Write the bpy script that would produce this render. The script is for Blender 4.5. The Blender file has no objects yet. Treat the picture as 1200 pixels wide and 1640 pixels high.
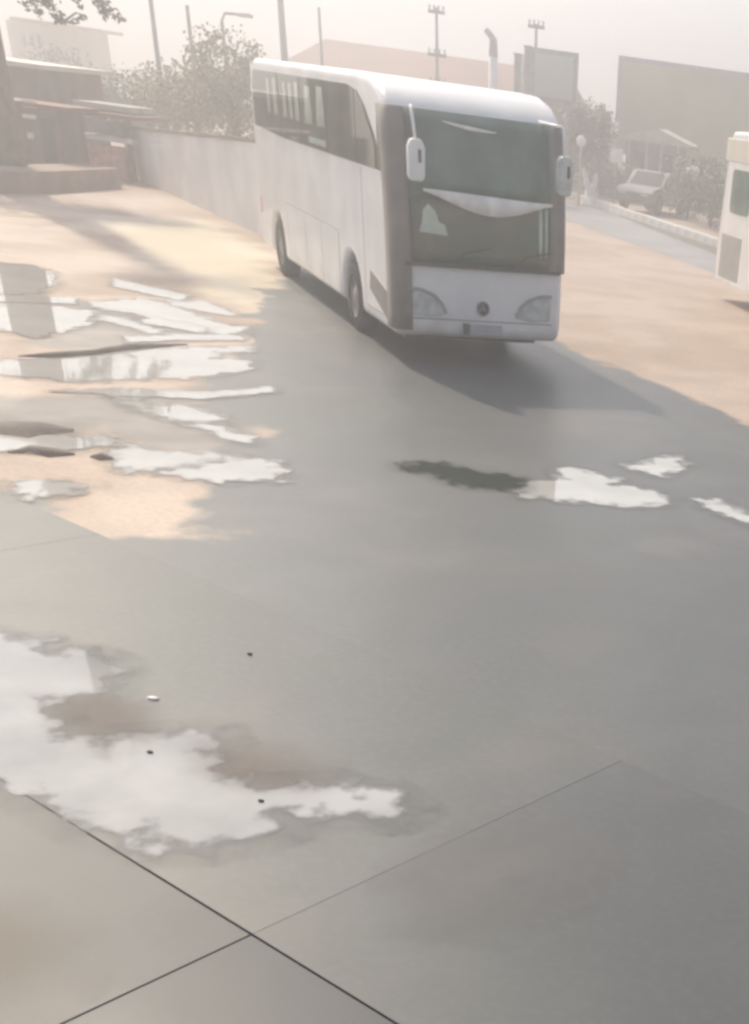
import bpy, bmesh, math, random
import numpy as np
from mathutils import Vector, Matrix
random.seed(7)
rng = np.random.default_rng(7)
C = bpy.context.scene.collection
scn = bpy.context.scene

# ---------------------------------------------------------------- camera
CH, PITCH, ROLL, FPX, CX, CY = 3.2201, 0.6313, 0.1366, 1882.82, 1109.49, 1587.18
_F = Vector((0, math.cos(PITCH), -math.sin(PITCH)))
_R0 = Vector((1, 0, 0)); _U0 = _R0.cross(_F)
_R = math.cos(ROLL)*_R0 + math.sin(ROLL)*_U0
_U = -math.sin(ROLL)*_R0 + math.cos(ROLL)*_U0
CAM = Vector((0, 0, CH))
cd = bpy.data.cameras.new('camera'); cam = bpy.data.objects.new('camera', cd); C.objects.link(cam)
cam.matrix_world = Matrix(((_R.x, _U.x, -_F.x, 0), (_R.y, _U.y, -_F.y, 0), (_R.z, _U.z, -_F.z, CH), (0, 0, 0, 1)))
cd.sensor_width = 36.0; cd.lens = FPX/1640*36
cd.shift_x = (600-CX)/1640; cd.shift_y = (CY-820)/1640
cd.clip_start = .1; cd.clip_end = 5000
scn.camera = cam

def ray(px, py): return _F + _R*((px-CX)/FPX) - _U*((py-CY)/FPX)
def G(px, py, z=0.0):                       # point of the level z seen at a place of the survey picture
    d = ray(px, py); return CAM + d*((z-CH)/d.z)
def P(px, py, Y):                           # point on the upright plane y = Y
    d = ray(px, py); return CAM + d*(Y/d.y)

# ---------------------------------------------------------------- light
SUN_EL = math.radians(44); SUN_AZ = math.atan2(-.64, .77)    # clockwise from +Y
sdir = Vector((math.sin(SUN_AZ)*math.cos(SUN_EL), math.cos(SUN_AZ)*math.cos(SUN_EL), math.sin(SUN_EL)))
w = bpy.data.worlds.new("World"); scn.world = w; w.use_nodes = True
wn = w.node_tree.nodes; wl = w.node_tree.links
bg = wn['Background']; bg.inputs[1].default_value = 0.15
sky = wn.new('ShaderNodeTexSky'); sky.sky_type = 'NISHITA'; sky.sun_disc = False
sky.sun_elevation = SUN_EL; sky.sun_rotation = SUN_AZ
sky.air_density = 1.0; sky.dust_density = 2.0; sky.ozone_density = 1.0
hs = wn.new('ShaderNodeHueSaturation'); hs.inputs['Saturation'].default_value = 0.5
wl.new(sky.outputs[0], hs.inputs['Color']); wl.new(hs.outputs[0], bg.inputs[0])
ld = bpy.data.lights.new('sun', 'SUN'); ld.energy = 3.4; ld.angle = math.radians(1.8); ld.color = (1, .87, .68)
sun = bpy.data.objects.new('sun', ld); C.objects.link(sun)
sun.rotation_euler = sdir.to_track_quat('Z', 'Y').to_euler()
vs = scn.view_settings
scn.display_settings.display_device = 'sRGB'
vs.view_transform = 'Standard'; vs.look = 'None'; vs.exposure = 0.28; vs.gamma = 1; vs.use_curve_mapping = False
scn.render.engine = 'CYCLES'
cy = scn.cycles
cy.use_denoising = True; cy.max_bounces = 8; cy.volume_bounces = 1; cy.sample_clamp_indirect = 6
cy.pixel_filter_type = 'BLACKMAN_HARRIS'; cy.filter_width = 3.0

# ---------------------------------------------------------------- materials
def mat(name, col, rough=.6, metal=0., spec=.5, var=.0, scale=4., bump=0., bscale=30., coat=0., col2=None, ramp=(.4, .65)):
    m = bpy.data.materials.new(name); m.use_nodes = True
    n = m.node_tree.nodes; l = m.node_tree.links; b = n['Principled BSDF']
    b.inputs['Base Color'].default_value = (*col, 1); b.inputs['Roughness'].default_value = rough
    b.inputs['Metallic'].default_value = metal; b.inputs['Specular IOR Level'].default_value = spec
    b.inputs['Coat Weight'].default_value = coat
    tc = n.new('ShaderNodeTexCoord')
    if var or col2:
        t = n.new('ShaderNodeTexNoise'); t.inputs['Scale'].default_value = scale; t.inputs['Detail'].default_value = 6
        l.new(tc.outputs['Object'], t.inputs['Vector'])
        r = n.new('ShaderNodeValToRGB')
        c1 = tuple(c*(1-var) for c in col) if not col2 else col
        c2 = tuple(min(1, c*(1+var)) for c in col) if not col2 else col2
        r.color_ramp.elements[0].color = (*c1, 1); r.color_ramp.elements[1].color = (*c2, 1)
        r.color_ramp.elements[0].position, r.color_ramp.elements[1].position = ramp
        l.new(t.outputs['Fac'], r.inputs[0]); l.new(r.outputs[0], b.inputs['Base Color'])
    if bump:
        t2 = n.new('ShaderNodeTexNoise'); t2.inputs['Scale'].default_value = bscale; t2.inputs['Detail'].default_value = 5
        l.new(tc.outputs['Object'], t2.inputs['Vector'])
        bp = n.new('ShaderNodeBump'); bp.inputs['Strength'].default_value = bump; bp.inputs['Distance'].default_value = .03
        l.new(t2.outputs['Fac'], bp.inputs['Height']); l.new(bp.outputs[0], b.inputs['Normal'])
    return m

def glass_mat(name, tint, f0=.06, rough=.03):
    m = bpy.data.materials.new(name); m.use_nodes = True
    n = m.node_tree.nodes; l = m.node_tree.links; n.remove(n['Principled BSDF'])
    tr = n.new('ShaderNodeBsdfTransparent'); tr.inputs[0].default_value = (*tint, 1)
    gl = n.new('ShaderNodeBsdfGlossy'); gl.inputs['Roughness'].default_value = rough
    fr = n.new('ShaderNodeFresnel'); fr.inputs[0].default_value = 1.6
    mx = n.new('ShaderNodeMixShader')
    ge = n.new('ShaderNodeNewGeometry'); mu = n.new('ShaderNodeMath'); mu.operation = 'SUBTRACT'; mu.use_clamp = True
    l.new(fr.outputs[0], mu.inputs[0]); l.new(ge.outputs['Backfacing'], mu.inputs[1])
    l.new(mu.outputs[0], mx.inputs[0]); l.new(tr.outputs[0], mx.inputs[1]); l.new(gl.outputs[0], mx.inputs[2])
    l.new(mx.outputs[0], n['Material Output'].inputs[0])
    return m

M = {}
M['bus_white'] = mat('bus_white', (.88, .875, .875), .32, var=.07, scale=1.3, coat=.25)
def dirty(m, z0, z1):
    n = m.node_tree.nodes; l = m.node_tree.links; b = n['Principled BSDF']
    src = b.inputs['Base Color'].links[0].from_socket
    tc = n.new('ShaderNodeTexCoord'); sp = n.new('ShaderNodeSeparateXYZ'); l.new(tc.outputs['Object'], sp.inputs[0])
    t = n.new('ShaderNodeTexNoise'); t.inputs['Scale'].default_value = 2.2; t.inputs['Detail'].default_value = 8; l.new(tc.outputs['Object'], t.inputs['Vector'])
    a = n.new('ShaderNodeMath'); a.operation = 'MULTIPLY_ADD'; a.inputs[1].default_value = 1.1; l.new(t.outputs['Fac'], a.inputs[0]); l.new(sp.outputs['Z'], a.inputs[2])
    mr = n.new('ShaderNodeMapRange'); l.new(a.outputs[0], mr.inputs[0])
    for q, x in enumerate((z0, z1, .55, .0)): mr.inputs[q+1].default_value = x
    mx = n.new('ShaderNodeMix'); mx.data_type = 'RGBA'; l.new(mr.outputs[0], mx.inputs[0]); l.new(src, mx.inputs[6]); mx.inputs[7].default_value = (.36, .29, .22, 1)
    l.new(mx.outputs[2], b.inputs['Base Color'])
dirty(M['bus_white'], .60, 1.15)
M['bus_cream'] = mat('bus_cream', (.70, .66, .55), .4, var=.06, scale=1.5)
M['bus_grey'] = mat('bus_grey', (.36, .36, .35), .4, var=.08, scale=2)
M['interior'] = mat('interior', (.16, .215, .185), .7, var=.3, scale=1.6)
M['interior_low'] = mat('interior_low', (.11, .14, .11), .7, col2=(.30, .19, .125), scale=1.3)  # brownish reflection in the lower screen painted into the interior colour
M['interior_tan'] = mat('interior_tan', (.13, .11, .085), .7, var=.3, scale=1.4)
M['cloth'] = mat('cloth', (.86, .84, .79), .9, var=.1, scale=6)
M['pane'] = glass_mat('pane', (.90, .94, .91))
M['dark_trim'] = mat('dark_trim', (.055, .05, .047), .45, var=.2, scale=3)
M['trim_brown'] = mat('trim_brown', (.22, .19, .172), .4, var=.15, scale=2)
M['rubber'] = mat('rubber', (.03, .027, .024), .8, var=.2, scale=9, bump=.2)
M['rim'] = mat('rim', (.35, .32, .27), .45, metal=.4, var=.2, scale=6)
M['lamp_glass'] = mat('lamp_glass', (.55, .58, .57), .15, coat=.6, var=.15, scale=8)
M['plate'] = mat('plate', (.40, .40, .43), .5, var=.1, scale=8)
M['plaster'] = mat('plaster', (.90, .885, .86), .85, var=.08, scale=.8, bump=.15, bscale=12)
M['coping'] = mat('coping', (.30, .22, .17), .8, var=.2, scale=3)
M['brown_wall'] = mat('brown_wall', (.23, .16, .12), .85, var=.25, scale=1.2, bump=.2, bscale=9)
M['brown_step'] = mat('brown_step', (.34, .26, .20), .85, var=.15, scale=1.5, bump=.2, bscale=9)
M['pink'] = mat('pink', (.78, .46, .42), .8, var=.15, scale=5)
M['grey_panel'] = mat('grey_panel', (.50, .47, .42), .8, var=.12, scale=2)
M['roof_sheet'] = mat('roof_sheet', (.22, .09, .06), .7, var=.15, scale=.4)
M['tan_wall'] = mat('tan_wall', (.42, .33, .25), .85, var=.12, scale=.5)
M['pale_wall'] = mat('pale_wall', (.62, .57, .46), .85, var=.1, scale=.5)
M['steel'] = mat('steel', (.30, .30, .31), .5, metal=.4, var=.15, scale=4)
M['pole'] = mat('pole', (.17, .16, .155), .7, var=.2, scale=3)
M['white_paint'] = mat('white_paint', (.86, .85, .83), .6, var=.08, scale=4)
M['board_green'] = mat('board_green', (.42, .47, .42), .5, var=.1, scale=.5)
M['board_olive'] = mat('board_olive', (.36, .35, .18), .55, var=.22, scale=.25)
M['hut_wall'] = mat('hut_wall', (.27, .23, .17), .85, var=.15, scale=1.5)
M['hut_roof'] = mat('hut_roof', (.50, .44, .35), .8, var=.12, scale=2)
M['window_dark'] = mat('window_dark', (.05, .05, .05), .15)
M['bark'] = mat('bark', (.19, .14, .105), .9, var=.3, scale=5, bump=.5, bscale=12)
M['leaf'] = mat('leaf', (.065, .08, .022), .6, col2=(.16, .16, .05), scale=1.5)
M['leaf_dark'] = mat('leaf_dark', (.04, .05, .016), .6, col2=(.11, .11, .035), scale=1.5)
M['leaf_yellow'] = mat('leaf_yellow', (.22, .19, .085), .6, col2=(.38, .32, .15), scale=1.2)
M['car_olive'] = mat('car_olive', (.16, .17, .12), .3, var=.1, scale=2, coat=.4)
M['car_cream'] = mat('car_cream', (.66, .60, .48), .3, var=.06, scale=2, coat=.4)
M['car_grey'] = mat('car_grey', (.36, .35, .33), .3, var=.06, scale=2, coat=.4)
M['road'] = mat('road', (.30, .29, .30), .6, var=.12, scale=.5, bump=.2, bscale=20)
M['kerb'] = mat('kerb', (.76, .74, .70), .8, var=.12, scale=2, bump=.2)
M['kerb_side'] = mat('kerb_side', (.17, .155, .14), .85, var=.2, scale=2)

# ---------------------------------------------------------------- mesh helpers
class MB:
    def __init__(s): s.v = []; s.f = []
    def add(s, v, f):
        o = len(s.v); s.v += [tuple(p) for p in v]; s.f += [tuple(i+o for i in q) for q in f]; return s
    def box(s, a, b):
        x0, y0, z0 = a; x1, y1, z1 = b
        return s.add([(x0, y0, z0), (x1, y0, z0), (x1, y1, z0), (x0, y1, z0), (x0, y0, z1), (x1, y0, z1), (x1, y1, z1), (x0, y1, z1)],
                     [(0, 3, 2, 1), (4, 5, 6, 7), (0, 1, 5, 4), (1, 2, 6, 5), (2, 3, 7, 6), (3, 0, 4, 7)])
    def tube(s, pts, rad, n=8, cap=True):
        pts = [Vector(p) for p in pts]
        if not isinstance(rad, (list, tuple)): rad = [rad]*len(pts)
        rings = []; o = len(s.v)
        for i, p in enumerate(pts):
            t = (pts[min(i+1, len(pts)-1)] - pts[max(i-1, 0)]).normalized()
            a = t.orthogonal().normalized() if i == 0 else (a - t*a.dot(t)).normalized()
            b = t.cross(a)
            for k in range(n):
                q = p + (a*math.cos(2*math.pi*k/n) + b*math.sin(2*math.pi*k/n))*rad[i]
                s.v.append(tuple(q))
        for i in range(len(pts)-1):
            for k in range(n):
                k2 = (k+1) % n
                s.f.append((o+i*n+k, o+i*n+k2, o+(i+1)*n+k2, o+(i+1)*n+k))
        if cap:
            s.f.append(tuple(o+k for k in reversed(range(n)))); e = o+(len(pts)-1)*n
            s.f.append(tuple(e+k for k in range(n)))
        return s
    def prism(s, poly, fn, d0, d1):      # outline poly of 2d points, fn(u, v, d) -> 3d point
        n = len(poly); o = len(s.v)
        for d in (d0, d1):
            for (u, v) in poly: s.v.append(tuple(fn(u, v, d)))
        s.f.append(tuple(o+i for i in range(n))); s.f.append(tuple(o+n+i for i in reversed(range(n))))
        for i in range(n):
            j = (i+1) % n; s.f.append((o+i, o+n+i, o+n+j, o+j))
        return s
    def sheet(s, rows):                   # grid of points
        o = len(s.v); m = len(rows[0])
        for r in rows: s.v += [tuple(p) for p in r]
        for i in range(len(rows)-1):
            for j in range(m-1):
                s.f.append((o+i*m+j, o+i*m+j+1, o+(i+1)*m+j+1, o+(i+1)*m+j))
        return s
    def build(s, name, material, parent=None, bevel=0, seg=2, smooth=False, solid=0, loc=None, rot=0):
        me = bpy.data.meshes.new(name); me.from_pydata(s.v, [], s.f)
        bm = bmesh.new(); bm.from_mesh(me); bmesh.ops.recalc_face_normals(bm, faces=bm.faces)
        bm.to_mesh(me); bm.free()
        me.materials.append(material)
        o = bpy.data.objects.new(name, me); C.objects.link(o)
        if parent: o.parent = parent
        if loc is not None: o.location = loc
        o.rotation_euler.z = rot
        if solid:
            q = o.modifiers.new('solid', 'SOLIDIFY'); q.thickness = solid; q.offset = 1
        if bevel:
            q = o.modifiers.new('bevel', 'BEVEL'); q.width = bevel; q.segments = seg; q.limit_method = 'ANGLE'; q.angle_limit = math.radians(28)
        if smooth or bevel:
            for p in me.polygons: p.use_smooth = True
            if not smooth:
                q = o.modifiers.new('wn', 'WEIGHTED_NORMAL'); q.keep_sharp = True
        return o

def tag(o, label=None, cat=None, group=None, kind=None):
    if label: o['label'] = label
    if cat: o['category'] = cat
    if group: o['group'] = group
    if kind: o['kind'] = kind
    return o
def empty(name, loc, rz=0, label=None, cat=None, group=None):
    o = bpy.data.objects.new(name, None); C.objects.link(o); o.location = loc; o.rotation_euler.z = rz
    o.empty_display_size = .2
    return tag(o, label, cat, group)
def copy_tree(o, parent=None):
    c = o.copy(); C.objects.link(c); c.parent = parent
    for ch in [q for q in bpy.data.objects if q.parent == o]: copy_tree(ch, c)
    return c

# ---------------------------------------------------------------- ground
def seg_dist(X, Y, poly):
    """signed distance to a polygon, positive inside"""
    n = len(poly); d = np.full(X.shape, 1e9); ins = np.zeros(X.shape, bool)
    for i in range(n):
        ax, ay = poly[i]; bx, by = poly[(i+1) % n]
        ex, ey = bx-ax, by-ay; L = ex*ex+ey*ey+1e-12
        t = np.clip(((X-ax)*ex+(Y-ay)*ey)/L, 0, 1)
        d = np.minimum(d, np.hypot(X-ax-t*ex, Y-ay-t*ey))
        c = (ay > Y) != (by > Y)
        with np.errstate(divide='ignore', invalid='ignore'):
            xi = (bx-ax)*(Y-ay)/(by-ay if by != ay else 1e-9)+ax
        ins ^= c & (X < xi)
    return np.where(ins, d, -d)
def GP(pts, z=0): return [tuple(G(x, y, z).xy) for x, y in pts]

# concrete slabs: measured joints of the forecourt
O0 = Vector((-2.05, 4.37)); UD = Vector((.855, -.519)).normalized(); VD = Vector((.519, .855)).normalized()
SU, SV = 5.48, 2.74
def UV(u, v): q = O0 + UD*u + VD*v; return (q.x, q.y)
u_lo, u_hi, v_lo, v_hi = -2*SU, 2*SU, -2*SV, SV
slab_poly = [UV(u_lo, v_lo), UV(u_hi, v_lo), UV(u_hi, v_hi), UV(u_lo, v_hi)]

ASPH = GP([(660, 380), (760, 430), (830, 520), (870, 545), (1000, 590), (1120, 642), (1200, 690), (1420, 800)]) + \
       [(9, 13), (12, 2), (4, -6), (-14, -2)] + GP([(-420, 900), (-150, 830), (20, 800), (90, 850), (200, 880), (290, 885), (318, 850), (280, 800), (330, 745), (420, 690), (330, 640), (385, 575), (400, 520), (430, 465), (480, 440)])
MUD = [GP([(-60, 684), (40, 690), (120, 688), (120, 732), (-60, 730)])]
GREYWET = [GP([(-80, 630), (60, 640), (180, 640), (200, 690), (60, 685), (-80, 680)]), GP([(150, 640), (420, 600), (430, 700), (380, 735), (190, 715), (130, 680)]), GP([(20, 545), (120, 560), (300, 545), (400, 545), (400, 530), (250, 525), (60, 545)]),
           GP([(-100, 780), (60, 800), (90, 850), (-100, 880)]), GP([(100, 480), (400, 520), (380, 545), (120, 540)])]
nx, ny = 300, 300
gx = np.linspace(-34, 12, nx); gy = np.linspace(.5, 48, ny)
X, Y = np.meshgrid(gx, gy)
inside = seg_dist(X, Y, slab_poly)
Zg = np.where(inside > .35, -.03, 0.0) + 0*X
Zg += np.where(inside > .35, 0, .0)
me = bpy.data.meshes.new('ground')
verts = np.stack([X, Y, Zg], -1).reshape(-1, 3)
idx = np.arange(nx*ny).reshape(ny, nx)
quads = np.stack([idx[:-1, :-1], idx[:-1, 1:], idx[1:, 1:], idx[1:, :-1]], -1).reshape(-1, 4)
me.from_pydata(verts.tolist(), [], quads.tolist())
def attr(name, arr):
    a = me.attributes.new(name, 'FLOAT', 'POINT'); a.data.foreach_set('value', arr.reshape(-1).astype(np.float32))
attr('asphalt', np.clip(seg_dist(X, Y, ASPH)/1.6+.5, 0, 1))
md = np.full(X.shape, -9.)
for q in MUD: md = np.maximum(md, seg_dist(X, Y, q))
attr('mud', np.clip(md/1.5+.5, 0, 1))
gw = np.full(X.shape, -9.)
for q in GREYWET: gw = np.maximum(gw, seg_dist(X, Y, q))
attr('wet', np.clip(gw/1.2+.5, 0, 1))

pale = GP([(140, 358), (330, 352), (420, 400), (470, 470), (400, 500), (330, 468)])  # sunlit glare on the sand, painted in as a paler cream
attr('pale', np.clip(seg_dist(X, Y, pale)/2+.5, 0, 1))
def ground_material(name, base, with_attr=True):
    m = bpy.data.materials.new(name); m.use_nodes = True
    n = m.node_tree.nodes; l = m.node_tree.links; b = n['Principled BSDF']
    tc = n.new('ShaderNodeNewGeometry')
    def noise(s, d=6, dist=0):
        t = n.new('ShaderNodeTexNoise'); t.inputs['Scale'].default_value = s; t.inputs['Detail'].default_value = d
        t.inputs['Distortion'].default_value = dist
        l.new(tc.outputs['Position'], t.inputs['Vector']); return t.outputs['Fac']
    def math_(op, a, c):
        q = n.new('ShaderNodeMath'); q.operation = op
        for i, v in enumerate((a, c)):
            if isinstance(v, (int, float)): q.inputs[i].default_value = v
            else: l.new(v, q.inputs[i])
        return q.outputs[0]
    def mapr(v, a, c, d=0., e=1.):
        q = n.new('ShaderNodeMapRange'); q.interpolation_type = 'SMOOTHSTEP'; l.new(v, q.inputs[0])
        for i, x in enumerate((a, c, d, e)): q.inputs[i+1].default_value = x
        return q.outputs[0]
    def mixc(f, a, c):
        q = n.new('ShaderNodeMix'); q.data_type = 'RGBA'
        l.new(f, q.inputs[0]) if not isinstance(f, float) else None
        if isinstance(f, float): q.inputs[0].default_value = f
        for i, v in ((6, a), (7, c)):
            if isinstance(v, tuple): q.inputs[i].default_value = (*v, 1)
            else: l.new(v, q.inputs[i])
        return q.outputs[2]
    big = noise(.35, 4, .6); mid = noise(1.3, 6, .3); fine = noise(18, 6)
    sand = mixc(mapr(big, .35, .65), (.44, .325, .252), (.54, .415, .33))
    sand = mixc(mapr(mid, .45, .7, 0, .5), sand, (.36, .285, .225))
    sand = mixc(mapr(fine, .35, .7, 0, .35), sand, (.27, .21, .16))
    asph = mixc(mapr(mid, .3, .7), (.092, .100, .102), (.12, .126, .126))
    asph = mixc(mapr(big, .3, .7, 0, .6), asph, (.074, .078, .084))
    blot = noise(.45, 2, .8); blot2 = noise(.6, 2, .6)
    asph = mixc(mapr(blot, .5, .7, 0, .75), asph, (.078, .094, .09))
    asph = mixc(mapr(blot2, .52, .72, 0, .7), asph, (.142, .13, .122))
    asph = mixc(mapr(noise(.22, 3, 1.0), .46, .62, 0, .6), asph, (.075, .08, .084))
    asph = mixc(mapr(fine, .4, .75, 0, .15), asph, (.20, .195, .185))
    mudc = mixc(mapr(mid, .3, .7), (.19, .14, .105), (.27, .205, .16))
    wetc = mixc(mapr(mid, .3, .7), (.21, .19, .175), (.29, .265, .245))
    if base == 'asph':
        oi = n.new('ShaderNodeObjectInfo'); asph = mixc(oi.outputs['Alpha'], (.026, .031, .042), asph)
    if with_attr:
        def at(s):
            q = n.new('ShaderNodeAttribute'); q.attribute_name = s; return q.outputs['Fac']
        jit = math_('MULTIPLY', math_('SUBTRACT', noise(.9, 7, .4), .5), 1.1)
        def msk(s, lo=.36, hi=.64): return mapr(math_('ADD', at(s), jit), lo, hi)
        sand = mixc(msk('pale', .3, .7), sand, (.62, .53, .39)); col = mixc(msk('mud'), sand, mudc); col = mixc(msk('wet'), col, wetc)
        ma = msk('asphalt', .42, .58); col = mixc(ma, col, asph)
        rs = mixc(ma, (.75, .75, .75), (.46, .46, .46))
        rs = mixc(mapr(big, .4, .6, 0, .5), rs, (.38, .38, .38))
        l.new(rs, b.inputs['Roughness'])
    else:
        col = asph if base == 'asph' else sand
        l.new(mixc(mapr(big, .35, .65), (.52, .52, .52), (.46, .46, .46)) if base == 'asph' else mixc(.5, (.8,)*3, (.8,)*3), b.inputs['Roughness'])
    l.new(col, b.inputs['Base Color'])
    bp = n.new('ShaderNodeBump'); bp.inputs['Strength'].default_value = .06; bp.inputs['Distance'].default_value = .01
    hh = math_('ADD', math_('MULTIPLY', fine, .35), mid)
    l.new(hh, bp.inputs['Height']); l.new(bp.outputs[0], b.inputs['Normal'])
    return m
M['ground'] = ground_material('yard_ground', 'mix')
M['sand'] = ground_material('far_sand', 'sand', False)
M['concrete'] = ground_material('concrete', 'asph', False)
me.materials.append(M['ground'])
for p in me.polygons: p.use_smooth = True
go = bpy.data.objects.new('ground', me); C.objects.link(go); tag(go, kind='structure')
mb = MB()
R = 900
for a, b in (((-R, 47.8), (R, R)), ((-R, -R), (R, .6)), ((-R, .6), (-33.9, 47.8)), ((11.9, .6), (R, 47.8))):
    mb.add([(a[0], a[1], -.012), (b[0], a[1], -.012), (b[0], b[1], -.012), (a[0], b[1], -.012)], [(0, 1, 2, 3)])
far = mb.build('terrain', M['sand']); tag(far, kind='structure')

pav = empty('pavement', (O0.x, O0.y, 0)); tag(pav, kind='structure')
rz = math.atan2(UD.y, UD.x)
smb = MB(); g = .005
smb.box((.0022, g, -.06), (SU-.0022, SV-g, .004))
slab0 = None
smf = MB().box((.0006, g, -.06), (SU-.0006, SV-g, .004)).build('concrete_slab', M['concrete'], pav, bevel=.002, seg=1); tight = smf.data; bpy.data.objects.remove(smf)
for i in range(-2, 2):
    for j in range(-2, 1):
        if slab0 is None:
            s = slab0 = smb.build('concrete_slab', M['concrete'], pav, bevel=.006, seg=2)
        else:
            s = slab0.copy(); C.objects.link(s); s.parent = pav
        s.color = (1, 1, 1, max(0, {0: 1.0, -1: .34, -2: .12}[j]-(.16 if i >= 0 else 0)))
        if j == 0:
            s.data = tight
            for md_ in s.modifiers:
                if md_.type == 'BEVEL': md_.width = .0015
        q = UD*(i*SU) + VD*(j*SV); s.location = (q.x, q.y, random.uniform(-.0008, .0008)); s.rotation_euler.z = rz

# road strip and kerb on the far right
road_px = [(905, 322), (960, 330), (1060, 366), (1150, 402), (1400, 500), (1400, 560), (1130, 432), (1040, 400), (960, 372), (905, 350)]
mb = MB(); rp = [G(x, y, .004) for x, y in road_px]
mb.add(rp, [tuple(range(len(rp)))]); rd = mb.build('road', M['road']); tag(rd, kind='structure')
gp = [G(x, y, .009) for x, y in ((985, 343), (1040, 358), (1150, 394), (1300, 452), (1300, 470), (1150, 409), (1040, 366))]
mb = MB(); mb.add(gp, [tuple(range(len(gp)))]); gt = mb.build('gutter', M['kerb_side']); tag(gt, kind='structure')  # flat dark strip along the foot of the kerb

# ---------------------------------------------------------------- puddles
def water_mat(name, ca, cb, damp=(.20, .165, .135)):
    m = bpy.data.materials.new(name); m.use_nodes = True
    n = m.node_tree.nodes; l = m.node_tree.links; b = n['Principled BSDF']
    tc = n.new('ShaderNodeTexCoord'); t = n.new('ShaderNodeTexNoise'); t.inputs['Scale'].default_value = 1.2; t.inputs['Detail'].default_value = 4
    l.new(tc.outputs['Object'], t.inputs['Vector'])
    r = n.new('ShaderNodeValToRGB'); r.color_ramp.elements[0].position = .35; r.color_ramp.elements[1].position = .7
    r.color_ramp.elements[0].color = (*ca, 1); r.color_ramp.elements[1].color = (*cb, 1)
    l.new(t.outputs['Fac'], r.inputs[0]); l.new(r.outputs[0], b.inputs['Base Color'])
    b.inputs['Roughness'].default_value = .04; b.inputs['IOR'].default_value = 1.45
    t2 = n.new('ShaderNodeTexNoise'); t2.inputs['Scale'].default_value = 3; l.new(tc.outputs['Object'], t2.inputs['Vector'])
    bp = n.new('ShaderNodeBump'); bp.inputs['Strength'].default_value = .04; bp.inputs['Distance'].default_value = .02
    l.new(t2.outputs['Fac'], bp.inputs['Height']); l.new(bp.outputs[0], b.inputs['Normal'])
    # shallow ragged shore
    e = n.new('ShaderNodeAttribute'); e.attribute_name = 'edge'
    t3 = n.new('ShaderNodeTexNoise'); t3.inputs['Scale'].default_value = 5; t3.inputs['Detail'].default_value = 6
    l.new(tc.outputs['Object'], t3.inputs['Vector'])
    ad = n.new('ShaderNodeMath'); ad.operation = 'MULTIPLY_ADD'; ad.inputs[1].default_value = 1.1; ad.inputs[2].default_value = -.55
    l.new(t3.outputs['Fac'], ad.inputs[0])
    sm = n.new('ShaderNodeMath'); l.new(e.outputs['Fac'], sm.inputs[0]); l.new(ad.outputs[0], sm.inputs[1])
    def step(a, c, hi=1.):
        mr = n.new('ShaderNodeMapRange'); mr.interpolation_type = 'SMOOTHSTEP'
        for q, x in enumerate((a, c, 0., hi)): mr.inputs[q+1].default_value = x
        l.new(sm.outputs[0], mr.inputs[0]); return mr.outputs[0]
    film = step(-.05, .45, .2); deep = step(.18, .62)
    mx = n.new('ShaderNodeMix'); mx.data_type = 'RGBA'; mx.inputs[6].default_value = (*damp, 1)
    l.new(deep, mx.inputs[0]); l.new(r.outputs[0], mx.inputs[7]); l.new(mx.outputs[2], b.inputs['Base Color'])
    mm = n.new('ShaderNodeMath'); mm.operation = 'MAXIMUM'; l.new(film, mm.inputs[0]); l.new(deep, mm.inputs[1]); l.new(mm.outputs[0], b.inputs['Alpha'])
    rr = n.new('ShaderNodeMapRange'); l.new(deep, rr.inputs[0]); rr.inputs[3].default_value = .35; rr.inputs[4].default_value = .03
    l.new(rr.outputs[0], b.inputs['Roughness'])
    return m
M['water'] = water_mat('puddle_water', (.40, .39, .365), (.50, .49, .46))
M['dark_water'] = water_mat('dark_water', (.035, .045, .036), (.05, .06, .05), (.09, .09, .085))
M['clear_water'] = water_mat('clear_water', (.42, .42, .40), (.55, .54, .52), (.09, .09, .088))
M['grey_water'] = water_mat('grey_water', (.27, .27, .265), (.42, .415, .40), (.085, .092, .09))
M['near_water'] = water_mat('near_water', (.27, .27, .265), (.42, .415, .405), (.105, .103, .10))
def rough_outline(pts, amt=.06):
    out = []
    n = len(pts)
    for i in range(n):
        a = Vector(pts[i]); b = Vector(pts[(i+1) % n]); L = (b-a).length
        k = max(1, min(14, int(L/.18)))
        for q in range(k):
            p = a.lerp(b, q/k)
            if q: p = p + Vector((random.uniform(-1, 1), random.uniform(-1, 1)))*amt*min(1, L)
            out.append(p)
    return out
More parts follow.
